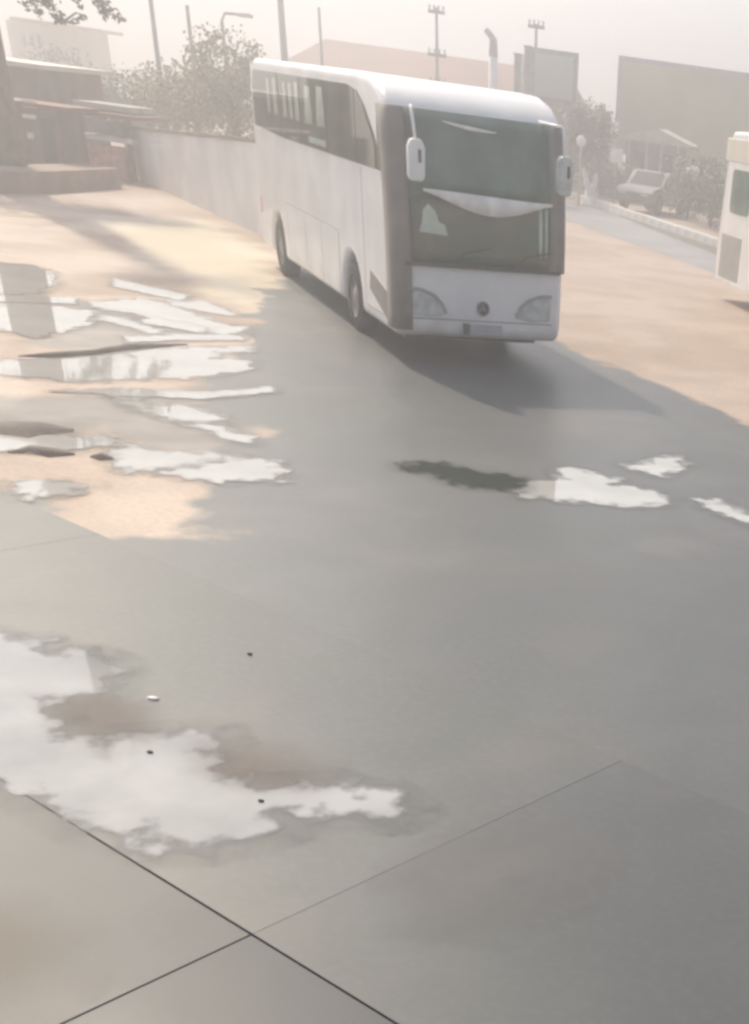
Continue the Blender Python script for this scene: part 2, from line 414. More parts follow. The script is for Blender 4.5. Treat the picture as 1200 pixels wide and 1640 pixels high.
def puddle(px, label, m='water', z=.003, amt=.05, soft=.26, group='rain puddles in the yard'):
    pts = [tuple(G(x, y, z).xy) for x, y in px]
    xs = [p[0] for p in pts]; ys = [p[1] for p in pts]; mg = .25
    st = max(.035, math.sqrt((max(xs)-min(xs)+2*mg)*(max(ys)-min(ys)+2*mg)/9000))
    gx = np.arange(min(xs)-mg, max(xs)+mg, st); gy = np.arange(min(ys)-mg, max(ys)+mg, st)
    X, Y = np.meshgrid(gx, gy); sd = seg_dist(X, Y, pts)
    keep = sd > -.24
    cx, cy_ = sum(xs)/len(xs), sum(ys)/len(ys)
    ids = -np.ones(X.shape, int); fq = []
    c4 = keep[:-1, :-1] & keep[1:, :-1] & keep[1:, 1:] & keep[:-1, 1:]
    used = np.zeros(X.shape, bool)
    used[:-1, :-1] |= c4; used[1:, :-1] |= c4; used[1:, 1:] |= c4; used[:-1, 1:] |= c4
    ids[used] = np.arange(used.sum())
    iy, ix = np.nonzero(c4)
    fq = np.stack([ids[iy, ix], ids[iy, ix+1], ids[iy+1, ix+1], ids[iy+1, ix]], -1)
    v = np.stack([X[used]-cx, Y[used]-cy_, np.zeros(used.sum())], -1)
    puddle.n = getattr(puddle, 'n', 0)+1; z += puddle.n*.00035
    me = bpy.data.meshes.new('puddle'); me.from_pydata(v.tolist(), [], fq.tolist())
    at_ = me.attributes.new('edge', 'FLOAT', 'POINT'); at_.data.foreach_set('value', np.clip(sd[used]/soft*.5+.5, -1, 2).astype(np.float32))
    me.materials.append(M[m])
    o = bpy.data.objects.new('puddle', me); C.objects.link(o); o.location = (cx, cy_, z)
    return tag(o, label, 'puddle', group, 'structure')
puddle([(-80, 1008), (0, 1022), (60, 1030), (75, 1042), (150, 1050), (178, 1062), (186, 1076), (172, 1098), (166, 1108), (110, 1112), (78, 1116), (70, 1132), (84, 1160), (95, 1186), (160, 1189), (230, 1178), (345, 1173), (350, 1188), (329, 1205), (331, 1235), (372, 1256), (420, 1266), (480, 1262), (540, 1259), (562, 1272), (620, 1270), (652, 1296), (630, 1308), (580, 1300), (520, 1297), (442, 1299), (427, 1310), (440, 1328), (380, 1343), (340, 1355), (240, 1356), (230, 1345), (240, 1328), (150, 1325), (110, 1302), (0, 1238), (-80, 1195)],
       'large pale puddle spreading along the slab joint at the near left', 'near_water', z=.0062, soft=.3)
puddle([(830, 780), (838, 770), (880, 772), (903, 767), (893, 752), (920, 750), (985, 768), (978, 776), (1005, 780), (1040, 785), (1068, 799), (1060, 808), (1010, 810), (960, 804), (900, 802), (870, 796), (835, 796)], 'bright white puddle, largest of those in front of the coach to the right', 'clear_water')
puddle([(1000, 745), (1040, 743), (1045, 735), (1080, 731), (1096, 745), (1055, 762), (1030, 756)], 'small bent white puddle just beyond the bright white one', 'clear_water')
puddle([(1126, 800), (1150, 802), (1180, 816), (1240, 842), (1240, 854), (1190, 834), (1140, 816)], 'thin pale puddle cut by the right edge of the photo', 'clear_water')
puddle([(645, 745), (700, 742), (760, 755), (830, 766), (828, 784), (760, 779), (722, 773), (700, 760), (650, 752)], 'dark greenish puddle joined to the left of the bright white one', 'dark_water')
puddle([(-30, 578), (60, 576), (160, 570), (200, 560), (320, 557), (400, 554), (402, 562), (345, 565), (345, 575), (400, 578), (395, 592), (320, 604), (250, 606), (140, 611), (60, 606), (-30, 596)], 'long pale puddle band lying across the left yard')
puddle([(145, 485), (230, 478), (275, 488), (305, 500), (350, 518), (392, 524), (388, 533), (330, 534), (298, 524), (250, 511), (215, 502), (150, 492)], 'lilac puddle slanting below the sunlit triangle of sand')
puddle([(158, 505), (200, 510), (256, 530), (250, 536), (200, 521), (155, 512)], 'thin streak of water left of the lilac puddle', amt=.03)
puddle([(270, 481), (330, 483), (372, 500), (374, 506), (330, 500), (280, 490)], 'narrow puddle at the upper edge of the lilac one', amt=.03)
puddle([(188, 638), (215, 640), (240, 654), (255, 650), (300, 650), (352, 667), (346, 677), (290, 674), (240, 664), (205, 650)], 'white puddle with a dark island below the long pale band', amt=.04)
puddle([(308, 680), (350, 681), (372, 692), (402, 700), (398, 709), (360, 703), (345, 691)], 'small white puddle trailing right of the one with the island', amt=.03)
puddle([(195, 714), (260, 724), (340, 727), (378, 731), (330, 745), (260, 752), (200, 756), (188, 745), (183, 725)], 'pale grey puddle left of the tongue shaped one', amt=.04)
puddle([(258, 756), (330, 747), (372, 735), (432, 738), (452, 755), (440, 769), (390, 768), (345, 773), (300, 766)], 'tongue shaped pale puddle at the edge of the grey apron', amt=.04)
puddle([(-60, 420), (0, 421), (50, 425), (82, 436), (86, 455), (60, 471), (20, 472), (-60, 466)], 'white glaring puddle at the left edge below the tree shadow')
puddle([(-40, 498), (20, 488), (80, 490), (150, 500), (142, 520), (90, 533), (60, 541), (-40, 520)], 'broad pinkish puddle at the left edge under the glaring one')
puddle([(-40, 706), (50, 694), (110, 700), (184, 700), (182, 714), (100, 719), (40, 723), (-40, 726)], 'flat lilac puddle at the left edge by the dark mud ridge')
puddle([(20, 775), (80, 770), (140, 778), (110, 790), (40, 800)], 'faint puddle beside the sandy patch at the left', amt=.04)
puddle([(90, 627), (200, 623), (330, 629), (432, 621), (442, 628), (330, 639), (200, 635)], 'very thin water streak between the long pale band and the puddle with the island', amt=.03, soft=.17)
puddle([(238, 508), (300, 518), (334, 527), (318, 533), (230, 518)], 'thin streak of water inside the lilac slope of mud', amt=.03, soft=.17)
puddle([(-40, 472), (60, 475), (128, 478), (118, 487), (-40, 483)], 'thin water streak just below the glaring puddle', amt=.03, soft=.17)
puddle([(186, 448), (250, 462), (304, 474), (292, 482), (180, 459)], 'short slanting water streak under the sunlit sand triangle', amt=.03, soft=.17)
puddle([(200, 541), (300, 536), (395, 538), (388, 546), (300, 545), (210, 549)], 'thin water streak on the upper lip of the long pale band', amt=.03, soft=.17)
def dust_tint_mat(name, c, amax):
    m = bpy.data.materials.new(name); m.use_nodes = True
    n = m.node_tree.nodes; l = m.node_tree.links; b = n['Principled BSDF']
    b.inputs['Base Color'].default_value = (*c, 1); b.inputs['Roughness'].default_value = .8
    ge = n.new('ShaderNodeNewGeometry'); t = n.new('ShaderNodeTexNoise'); t.inputs['Scale'].default_value = 2.5; t.inputs['Detail'].default_value = 7
    l.new(ge.outputs['Position'], t.inputs['Vector'])
    e = n.new('ShaderNodeAttribute'); e.attribute_name = 'edge'
    a = n.new('ShaderNodeMath'); a.operation = 'MULTIPLY_ADD'; a.inputs[1].default_value = 1.0; l.new(t.outputs['Fac'], a.inputs[0]); l.new(e.outputs['Fac'], a.inputs[2])
    mr = n.new('ShaderNodeMapRange'); mr.interpolation_type = 'SMOOTHSTEP'
    for q, x in enumerate((.5, 1.7, 0, amax)): mr.inputs[q+1].default_value = x
    l.new(a.outputs[0], mr.inputs[0]); l.new(mr.outputs[0], b.inputs['Alpha'])
    return m
M['dust_pink'] = dust_tint_mat('dust_pink', (.23, .175, .155), .42); M['dust_tan'] = dust_tint_mat('dust_tan', (.34, .27, .19), .3); M['dust_pale'] = dust_tint_mat('dust_pale', (.24, .235, .235), .55)
def dust_tint(px, m, soft):
    o = puddle(px, 'dust', m, z=.0056, soft=soft)
    o.name = 'dust_film'
    for k_ in ('label', 'category', 'group'): del o[k_]
dust_tint([(85, 1118), (165, 1114), (235, 1120), (235, 1174), (160, 1184), (98, 1180)], 'dust_pink', .14)
dust_tint([(-90, 1470), (40, 1460), (100, 1500), (95, 1570), (40, 1610), (-90, 1610)], 'dust_tan', .35)  # faint tan tint over the near left slab
dust_tint([(650, 1392), (840, 1318), (960, 1345), (930, 1420), (800, 1480), (660, 1470)], 'dust_pale', .3)
dust_tint([(330, 1190), (420, 1190), (520, 1230), (500, 1255), (380, 1250), (338, 1230)], 'dust_pink', .2)
# mud ridges beside the puddles
M['mud'] = mat('mud', (.12, .09, .078), .7, var=.25, scale=4, bump=.4)
def ridge(px, label, hgt=.05, wid=.16):
    pts = [G(x, y) for x, y in px]; rows = []
    for i, p in enumerate(pts):
        t = (pts[min(i+1, len(pts)-1)]-pts[max(i-1, 0)]).normalized(); s = Vector((-t.y, t.x, 0))
        e = .25 if i in (0, len(pts)-1) else random.uniform(.8, 1.2)
        rows.append([p-s*wid*e-Vector((0, 0, .02)), p-s*wid*.5*e+Vector((0, 0, hgt*.75*e)), p+Vector((0, 0, hgt*e)), p+s*wid*.5*e+Vector((0, 0, hgt*.7*e)), p+s*wid*e-Vector((0, 0, .02))])
    mb = MB(); mb.sheet(rows); o = mb.build('mud_ridge', M['mud'], smooth=True)
    return tag(o, label, 'mud ridge', 'mud ridges between the puddles')
ridge([(-30, 684), (10, 688), (40, 692), (70, 688), (118, 690)], 'dark mud ridge above the flat lilac puddle', .08, .3)
ridge([(15, 726), (50, 722), (85, 728), (120, 728)], 'dark mud ridge below the flat lilac puddle', .06, .14)
ridge([(145, 732), (165, 734), (182, 736)], 'short mud lump left of the pale grey puddle', .05, .1)
ridge([(30, 571), (80, 571), (150, 566), (205, 558), (300, 552)], 'low mud lip along the top of the long pale puddle', .05, .12)

# small litter on the concrete
M['litter_dark'] = mat('litter_dark', (.09, .085, .075), .8)
def pebble(px, py, r, m, label):
    p = G(px, py, .02); mb = MB(); n = 9
    prof = [(1.0, -.008), (1.05, .001), (.7, .005), (.0001, .006)]
    rows = [[(p.x*0+math.cos(a)*r*k*1.5, math.sin(a)*r*k*.8, z) for a in np.linspace(0, 2*math.pi, n)] for k, z in prof]
    o = mb.sheet(rows).build('litter', M[m], smooth=True, loc=(p.x, p.y, .014)); return tag(o, label, 'litter')
pebble(245, 1116, .024, 'white_paint', 'small white scrap of litter right of the large near puddle')
pebble(240, 1202, .012, 'litter_dark', 'small dark scrap of litter floating in the large near puddle')
pebble(400, 1045, .012, 'litter_dark', 'tiny dark scrap of litter on the bare grey apron')
pebble(418, 1280, .011, 'litter_dark', 'tiny dark pebble at the right arm of the large near puddle')

# ---------------------------------------------------------------- vehicles
def arc(cx, cz, r, a0, a1, n=10):
    return [(cx+r*math.cos(a), cz+r*math.sin(a)) for a in np.linspace(a0, a1, n)]
def wheel(parent, x, y, r, wdt, side):
    mb = MB(); prof = [(.62, .5), (.9, .5), (1, .38), (1, -.38), (.9, -.5), (.62, -.5)]
    n = 28; rows = [[(x+b*wdt, y+r*a*math.cos(t), r+r*a*math.sin(t)) for t in np.linspace(0, 2*math.pi, n+1)] for a, b in prof]
    t = mb.sheet(rows).build('wheel', M['rubber'], parent, smooth=True)
    mr = MB(); sg = side
    rows = [[(x+sg*b*wdt, y+r*a*math.cos(q), r+r*a*math.sin(q)) for q in np.linspace(0, 2*math.pi, n+1)] for a, b in ((.63, .44), (.55, .30), (.3, .26), (.26, .42), (.001, .42))]
    mr.sheet(rows).build('rim', M['rim'], t, smooth=True)
    return t

def coach(loc, rz, L, label, group):
    W, H = 2.5, 3.3
    root = empty('coach', loc, rz, label, 'bus', group)
    # side outline (y back from the nose, z)
    def nose(z):                        # front profile
        if z < 1.2: return .03+.05*(1.2-z)**2
        return .03+.085*(z-1.2)**2
    fw, rw, wr = 2.6, 2.6+5.75, .47
    bot = .33
    pro = [(nose(bot)+.05, bot)]
    pro += [(nose(z), z) for z in (.5, .8, 1.2, 1.7, 2.2, 2.6, 2.9)]
    pro += [(.42, 3.06), (.66, 3.19), (1.1, 3.28), (1.8, H), (L-.5, H), (L-.16, 3.22), (L-.06, 2.9), (L, 2.2), (L, .9), (L-.05, .45), (L-.15, bot)]
    for c in (rw, fw):
        pro += [(c+.58, bot)] + [(c+.58*math.cos(a), .47+.58*math.sin(a)) for a in np.linspace(0, math.pi, 12)] + [(c-.58, bot)]
    mb = MB(); mb.prism(pro, lambda u, v, d: (d, u, v), 0, W)
    body = mb.build('body', M['bus_white'], root, bevel=.11, seg=4)
    body.modifiers['bevel'].angle_limit = math.radians(50)
    # dark chassis between the wheels
    MB().box((.25, .5, .25), (W-.25, L-.5, .6)).build('chassis', M['dark_trim'], root)
    for c in (fw, rw):
        for sx, x in ((-1, .17), (1, W-.17)): wheel(root, x, c, wr, .3, sx)
    # front glazing: interior panel, then pane
    def front(x0, x1, z0, z1, off, nz=7, nx=9, round_=.0):
        rows = []
        for z in np.linspace(z0, z1, nz):
            r = []
            for x in np.linspace(x0, x1, nx):
                e = abs((x-W/2)/(W/2)); y = nose(z)-off
                r.append((x, y, z))
            rows.append(r)
        return rows
    MB().sheet(front(.20, 2.36, 2.0, 2.98, .014)).build('windscreen', M['interior'], root, smooth=True, solid=.006)['label'] = 'greenish upper windscreen'
    MB().sheet(front(.20, 2.36, 1.26, 1.998, .014)).build('windscreen', M['interior_low'], root, smooth=True, solid=.006)['label'] = 'brownish lower windscreen'
    MB().sheet(front(.25, 2.34, 2.075, 2.97, .055)).build('pane', M['pane'], root, smooth=True, solid=.005)['label'] = 'upper windscreen pane'
    MB().sheet(front(.25, 2.34, 1.27, 2.06, .055)).build('pane', M['pane'], root, smooth=True, solid=.005)['label'] = 'lower windscreen pane'
    MB().sheet(front(.14, 2.42, 1.222, 1.268, .03, 2)).build('window_seal', M['dark_trim'], root, solid=.03)
    # curved white blind between the two screens
    rows = []
    for k in range(17):
        t = k/16; x = .42+t*1.86; top = 2.10+.02*math.cos(t*3.1); bot_ = top-.03-.20*math.sin(math.pi*t)**1.3
        rows.append([(x, nose(z)-.075-.03*math.sin(math.pi*t), z) for z in (bot_, (bot_+top)/2, top)])
    MB().sheet(rows).build('sun_blind', M['cloth'], root, smooth=True, solid=.01)
    rows = []
    for k in range(9):
        t = k/8; x = .75+t*.75; top = 2.885-.06*t
        rows.append([(x, nose(z)-.062, z) for z in (top-.03*math.sin(math.pi*t)-.012, top)])
    MB().sheet(rows).build('light_strip', M['cloth'], root, smooth=True, solid=.004)  # pale strip stands in for a reflection line on the upper glass
    mb = MB(); cardp = [(.36, 1.62), (.76, 1.60), (.72, 1.72), (.64, 1.75), (.6, 1.86), (.5, 1.95), (.42, 1.88), (.40, 1.74)]
    mb.prism(cardp, lambda u, v, d: (u, nose(v)-d, v), .020, .026); mb.build('paper_card', M['cloth'], root)
    MB().sheet([[(x, nose(z)-.022-.006*math.sin(x*60), z) for x in np.linspace(2.10, 2.23, 8)] for z in np.linspace(1.42, 2.02, 4)]).build('curtain', M['cloth'], root, smooth=True, solid=.004)  # bright vertical reflection, shaped as a pale sheet behind the pane
    # wipers
    for x in (.75, 1.65):
        MB().tube([(x, nose(1.24)-.08, 1.24), (x+.25, nose(1.4)-.085, 1.42), (x+.62, nose(1.5)-.085, 1.50)], .009, 6).build('wiper', M['dark_trim'], root)
    # dark corner posts
    for x, s in ((-.03, 1), (W+.03, -1)):
        rows = []
        for z in np.linspace(.42 if s > 0 else 1.24, 2.98, 12):
            rows.append([(x, nose(z)+.30, z), (x, nose(z)+.10, z), (x+s*.03, nose(z)+.0, z), (x+s*.08, nose(z)-.03, z), (x+s*.26, nose(z)-.036, z)])
        MB().sheet(rows).build('corner_post', M['trim_brown'], root, smooth=True, solid=.008)
    # front details
    for s, x0 in ((1, .19), (-1, W-.19)):
        hl = [(0, .62), (0, .93), (.18, .92), (.36, .86), (.47, .76), (.53, .64), (.3, .60)]
        h = MB().prism(hl, lambda u, v, d: (x0+s*u, nose(v)-d+.02, v), .0, .045).build('headlight', M['lamp_glass'], root, bevel=.012)
        edge = [hl[1], hl[2], hl[3], hl[4], hl[5]]
        MB().tube([(x0+s*u, nose(v)-.03, v+.012) for u, v in edge], .022, 6).build('headlight_rim', M['bus_grey'], h)
    xe, ze = 1.27, .735
    em = MB().prism([(xe+.085*math.cos(a), ze+.085*math.sin(a)) for a in np.linspace(0, 2*math.pi, 25)[:-1]], lambda u, v, d: (u, nose(v)-d, v), 0, .02).build('emblem', M['dark_trim'], root)
    rg = MB().tube([(xe+.088*math.cos(a), nose(ze)-.022, ze+.088*math.sin(a)) for a in np.linspace(0, 2*math.pi, 25)], .009, 6).build('emblem_ring', M['steel'], em)
    st = MB()
    for k in range(3):
        a = math.pi/2+k*2*math.pi/3
        st.tube([(xe, nose(ze)-.026, ze), (xe+.08*math.cos(a), nose(ze)-.026, ze+.08*math.sin(a))], [.014, .003], 6)
    st.build('emblem_star', M['steel'], em)
    pl = MB().box((.98, nose(.5)-.035, .40), (1.56, nose(.5)-.005, .53)).build('number_plate', M['plate'], root)
    MB().box((.98, nose(.5)-.04, .395), (1.075, nose(.5)-.003, .535)).build('plate_band', M['dark_trim'], pl)
    MB().sheet(front(.16, W-.16, .565, .58, .012, 2)).build('bumper_seam', M['bus_grey'], root, solid=.006)
    # mirrors
    for s, x in ((-1, .28), (1, W-.22)):
        m_ = MB().tube([(x-s*.1, nose(2.9)+.1, 3.0), (x+s*.05, -.18, 2.98), (x+s*.04, -.29, 2.68)], .022, 8).build('mirror_arm', M['bus_white'], root, smooth=True)
        cas = MB().prism([(-.11, 2.27), (-.08, 2.21), (.08, 2.21), (.11, 2.27), (.12, 2.58), (.07, 2.67), (-.07, 2.67), (-.11, 2.58)], lambda u, v, d: (x+s*.04+u, -.28-d, v), -.06, .08).build('mirror', M['bus_white'] if s < 0 else M['lamp_glass'], root, bevel=.03)
        MB().box((x+s*.04+.02, -.372, 2.42), (x+s*.04+.055, -.355, 2.56)).build('mirror_slot', M['dark_trim'], cas)
    # side windows, both sides: dark interior, white patches for sun reflections, panes
    zb, zt = 2.24, 3.13
    edges = [.72, 1.75, 3.55, 5.35, 7.1, L-.35]
    for s, x in ((-1, 0), (1, W)):
        for k in range(5):
            y0, y1 = edges[k]+.02, edges[k+1]-.02
            if k == 0: o_ = [(y0, zb), (y1, zb), (y1, zt-.05), (y1-.4, zt-.20), (y0+.12, zt-.50), (y0, zt-.62)]
            elif k == 1: o_ = [(y0, zb), (y1, zb), (y1, zt), (y0+.5, zt), (y0, zt-.05)]
            elif k == 4: o_ = [(y0, zb), (y1, zb+.06), (y1+.06, zt-.25), (y1-.15, zt), (y0, zt)]
            else: o_ = [(y0, zb), (y1, zb), (y1, zt), (y0, zt)]
            wdw = MB().prism(o_, lambda u, v, d: (x+s*d, u, v), -.01, .008).build('window', M['interior_tan'], root)
            MB().prism([((u-(y0+y1)/2)*.985+(y0+y1)/2, v) for u, v in o_], lambda u, v, d: (x+s*d, u, v), .032, .037).build('pane', M['pane'], wdw)
            if s < 0 and k >= 2:
                cs = {2: [(4.0, .48, .44), (4.85, .46, .42)], 3: [(5.7, .26, .44), (6.2, .22, .42), (6.7, .22, .42)], 4: [(7.5, .26, .45), (8.1, .2, .42)]}[k]
                for (yc, cw, ch) in cs:
                    rows = [[(x+s*(.018+.005*math.sin(v*9)), yc+cw*(v-.5)*(1.25-.45*t), zb+.30+ch*t*1.15) for v in np.linspace(0, 1, 7)] for t in np.linspace(0, 1, 4)]
                    MB().sheet(rows).build('curtain', M['cloth'], wdw, smooth=True, solid=.003)  # bright sun reflections on the glass, shaped as white sheets
                if k == 2:
                    MB().box((x+s*.022, 3.75, zb+.06), (x+s*.016, 4.95, zb+.14)).build('window_rail', M['cloth'], wdw)
        # locker doors with seams, door in front of the wheel
        for y0, y1 in ((3.35, 4.55), (4.58, 5.78), (5.81, 7.3)):
            MB().box((x+s*.004, y0, .40), (x-s*.01, y1, 1.25)).build('locker_door', M['bus_white'], root, bevel=.004)
        for y_, za, zc in ((3.33, .42, 1.26), (4.565, .42, 1.26), (5.795, .42, 1.26), (7.32, .42, 1.26), (.306, .55, 2.2), (1.696, .55, 2.2)):
            MB().box((x+s*.003, y_-.007, za), (x-s*.01, y_+.007, zc)).build('panel_seam', M['bus_grey'], root)
        MB().box((x+s*.003, 3.31, 1.262), (x-s*.01, 7.34, 1.274)).build('panel_seam', M['bus_grey'], root)
        MB().box((x+s*.012, .32, .50), (x-s*.01, .325+1.35, .515)).build('door_sill', M['bus_grey'], root)
        dg = MB().prism([(.42, .46), (1.42, .74), (1.35, .98), (.45, .82)], lambda u, v, d: (x+s*d, u, v), -.01, .012).build('step_window', M['trim_brown'], root)
        MB().box((x+s*.016, .42, 2.24), (x+s*.006, .66, 2.86)).build('side_glass', M['interior_tan'], root)
        MB().box((x+s*.008, L-.30, .9), (x-s*.01, L-.12, 1.15)).build('tail_lamp', M['pink'], root)
    return root
B1 = coach((-5.4325, 18.6237, 0), .5429, 10.0, 'white coach with a curved white blind across its split windscreen, driving towards the camera', None)

# second bus standing at the right edge, its flank towards the yard
b2c = G(1140, 474)
b2d = (G(1200, 503)-b2c).normalized()
def side_bus():
    L, W, H = 8.5, 2.4, 3.2
    rzz = math.atan2(b2d.y, b2d.x)
    root = empty('minibus', (b2c.x, b2c.y, 0), rzz, 'cream roofed white bus with grey lower panels parked at the right edge of the photo', 'bus')
    def end(z): return .02+.10*max(0, z-1.1)**2*.9
    bot = .36
    pro = [(.1, bot), (.02, .55), (0, .9), (end(1.6), 1.6), (end(2.2), 2.2), (end(2.6), 2.6), (end(2.6)-.06, 2.66), (end(2.6)-.06, 3.0), (.35, H-.02), (.9, H), (L-.4, H), (L-.05, 2.8), (L, 1), (L-.1, bot)]
    for c in (L-1.6, 3.6):
        pro += [(c+.52, bot)] + [(c+.52*math.cos(a), .44+.52*math.sin(a)) for a in np.linspace(0, math.pi, 10)] + [(c-.52, bot)]
    MB().prism(pro, lambda u, v, d: (u, d, v), 0, W).build('body', M['bus_white'], root, bevel=.07, seg=3).modifiers['bevel'].angle_limit = math.radians(50)
    MB().box((.02, -.012, 2.64), (L-.3, .03, 3.06)).build('roof_band', M['bus_cream'], root, bevel=.02)
    for c in (L-1.6, 3.6):
        for sx, y in ((-1, .16), (1, W-.16)):
            t = empty('axle', (0, 0, 0)); bpy.data.objects.remove(t)
            mb = MB(); prof = [(.62, .5), (.9, .5), (1, .38), (1, -.38), (.9, -.5), (.62, -.5)]
            rows = [[(c+.44*a*math.cos(q), y+b*.26, .44+.44*a*math.sin(q)) for q in np.linspace(0, 2*math.pi, 25)] for a, b in prof]
            wv = mb.sheet(rows).build('wheel', M['rubber'], root, smooth=True)
            rows = [[(c+.44*a*math.cos(q), y+sx*b*.26, .44+.44*a*math.sin(q)) for q in np.linspace(0, 2*math.pi, 25)] for a, b in ((.63, .44), (.5, .3), (.25, .3), (.001, .4))]
            MB().sheet(rows).build('rim', M['rim'], wv, smooth=True)
    x = .62
    for k, wd in enumerate((1.25, 1.5, 1.5, 1.5, 1.2)):
        r = .14; x0, x1, z0, z1 = x, x+wd, 1.72, 2.52
        o_ = []
        for cx_, cz_, a0 in ((x1-r, z1-r, 0), (x0+r, z1-r, math.pi/2), (x0+r, z0+r, math.pi), (x1-r, z0+r, 1.5*math.pi)):
            o_ += [(cx_+r*math.cos(a0+q), cz_+r*math.sin(a0+q)) for q in np.linspace(0, math.pi/2, 5)]
        for y, s in ((0, -1), (W, 1)):
            wd_ = MB().prism(o_, lambda u, v, d: (u, y+s*d, v), -.01, .008).build('window', M['interior'], root)
            MB().prism(o_, lambda u, v, d: (u, y+s*d, v), .018, .022).build('pane', M['pane'], wd_)
        x += wd+.1
    MB().box((.30, -.010, .46), (1.62, .01, 1.30)).build('lower_panel', M['bus_grey'], root, bevel=.008)
    MB().box((2.80, -.010, .46), (5.6, .01, 1.30)).build('lower_panel', M['bus_grey'], root, bevel=.008)
    MB().box((.12, -.02, .36), (L-.2, .0, .42)).build('skirt_trim', M['bus_white'], root)
    MB().tube([(.06, .12, .42), (.03, .05, .9), (.05+end(1.6), .02, 1.6), (end(2.6)+.03, .02, 2.62)], .035, 8).build('corner_trim', M['white_paint'], root, smooth=True)
    MB().sheet([[(end(z)-.01, y, z) for y in np.linspace(.2, W-.2, 4)] for z in np.linspace(1.4, 2.55, 5)]).build('end_window', M['window_dark'], root, solid=.01)
    MB().box((-.05, .35, .85), (.03, .62, 1.05)).build('lamp', M['pink'], root)
    return root
side_bus()

def car(loc, rz, m, label, H=1.45, L=4.1, W=1.7):
    root = empty('parked_car', loc, rz, label, 'car', 'parked cars')
    pro = [(0, .35), (0, .72), (.25, .86), (1.05, .95), (1.65, H-.04), (2.1, H), (2.9, H-.02), (3.5, 1.02), (L-.06, .95), (L, .6), (L-.05, .35)]
    for c in (L-.8, .8):
        pro += [(c+.36*math.cos(a), .33+.36*math.sin(a)) for a in np.linspace(0.05, math.pi-.05, 8)]
    MB().prism(pro, lambda u, v, d: (u-L/2, d, v), -W/2, W/2).build('body', m, root, bevel=.06, seg=3).modifiers['bevel'].angle_limit = math.radians(40)
    for s in (-1, 1):
        for o_ in ([(1.25, .96), (1.72, H-.1), (2.2, H-.07), (2.2, .97)], [(2.28, .97), (2.28, H-.07), (2.85, H-.09), (3.3, .99)]):
            MB().prism(o_, lambda u, v, d: (u-L/2, s*(W/2+d), v), -.01, .006).build('window', M['window_dark'], root)
        for c in (.8, L-.8):
            rows = [[(c-L/2+.31*a*math.cos(q), s*(W/2-.1)+b*.2, .31+.31*a*math.sin(q)) for q in np.linspace(0, 2*math.pi, 21)] for a, b in ((.6, .5), (.92, .5), (1, .3), (1, -.3), (.92, -.5), (.6, -.5))]
            t = MB().sheet(rows).build('wheel', M['rubber'], root, smooth=True)
            rows = [[(c-L/2+.31*a*math.cos(q), s*(W/2-.1)+s*b*.2, .31+.31*a*math.sin(q)) for q in np.linspace(0, 2*math.pi, 21)] for a, b in ((.62, .42), (.4, .3), (.001, .34))]
            MB().sheet(rows).build('rim', M['rim'], t, smooth=True)
        MB().box((-L/2-.015, s*.5-.16, .62), (-L/2+.05, s*.5+.16, .76)).build('headlight', M['lamp_glass'], root)
        MB().box((L/2-.05, s*.6-.12, .7), (L/2+.012, s*.6+.12, .88)).build('tail_lamp', M['pink'], root)
    def ws(a, b, z0, z1, nm):
        MB().add([(a-L/2, -W/2+.14, z0), (a-L/2, W/2-.14, z0), (b-L/2, W/2-.24, z1), (b-L/2, -W/2+.24, z1)], [(0, 1, 2, 3)]).build(nm, M['window_dark'], root, solid=.008)
    ws(1.08, 1.62, .985, H-.05, 'windscreen'); ws(3.52, 2.96, 1.045, H-.03, 'rear_window')
    return root
p = G(1050, 345); car((p.x-.3, p.y+1.6, 0), math.radians(72), M['car_olive'], 'dull olive car parked in front of the pitched roof hut')

# ---------------------------------------------------------------- left side: wall, kiosk, shed, tree
A = G(206, 280); Bw = G(400, 369); E2 = Bw+(Bw-A)*.15
hA = P(212, 203, A.y).z; hB = P(400, 222, Bw.y).z
d = (E2-A); dn = d.normalized(); ln = d.length; nrm = Vector((-dn.y, dn.x, 0))
hE = hB+(hB-hA)*.15
wr_ = empty('boundary_wall', A, math.atan2(d.y, d.x), 'white plastered yard wall with a brown coping running behind the coach', 'wall')
MB().add([(0, 0, -.05), (ln, 0, -.05), (ln, .22, -.05), (0, .22, -.05), (0, 0, hA-.07), (ln, 0, hE-.07), (ln, .22, hE-.07), (0, .22, hA-.07)],
         [(0, 3, 2, 1), (4, 5, 6, 7), (0, 1, 5, 4), (1, 2, 6, 5), (2, 3, 7, 6), (3, 0, 4, 7)]).build('panel', M['plaster'], wr_, bevel=.01)
MB().add([(-.04, -.05, hA-.067), (ln, -.05, hE-.067), (ln, .27, hE-.067), (-.04, .27, hA-.067), (-.04, -.05, hA+.01), (ln, -.05, hE+.01), (ln, .27, hE+.01), (-.04, .27, hA+.01)],
         [(0, 3, 2, 1), (4, 5, 6, 7), (0, 1, 5, 4), (1, 2, 6, 5), (2, 3, 7, 6), (3, 0, 4, 7)]).build('coping', M['coping'], wr_, bevel=.01)

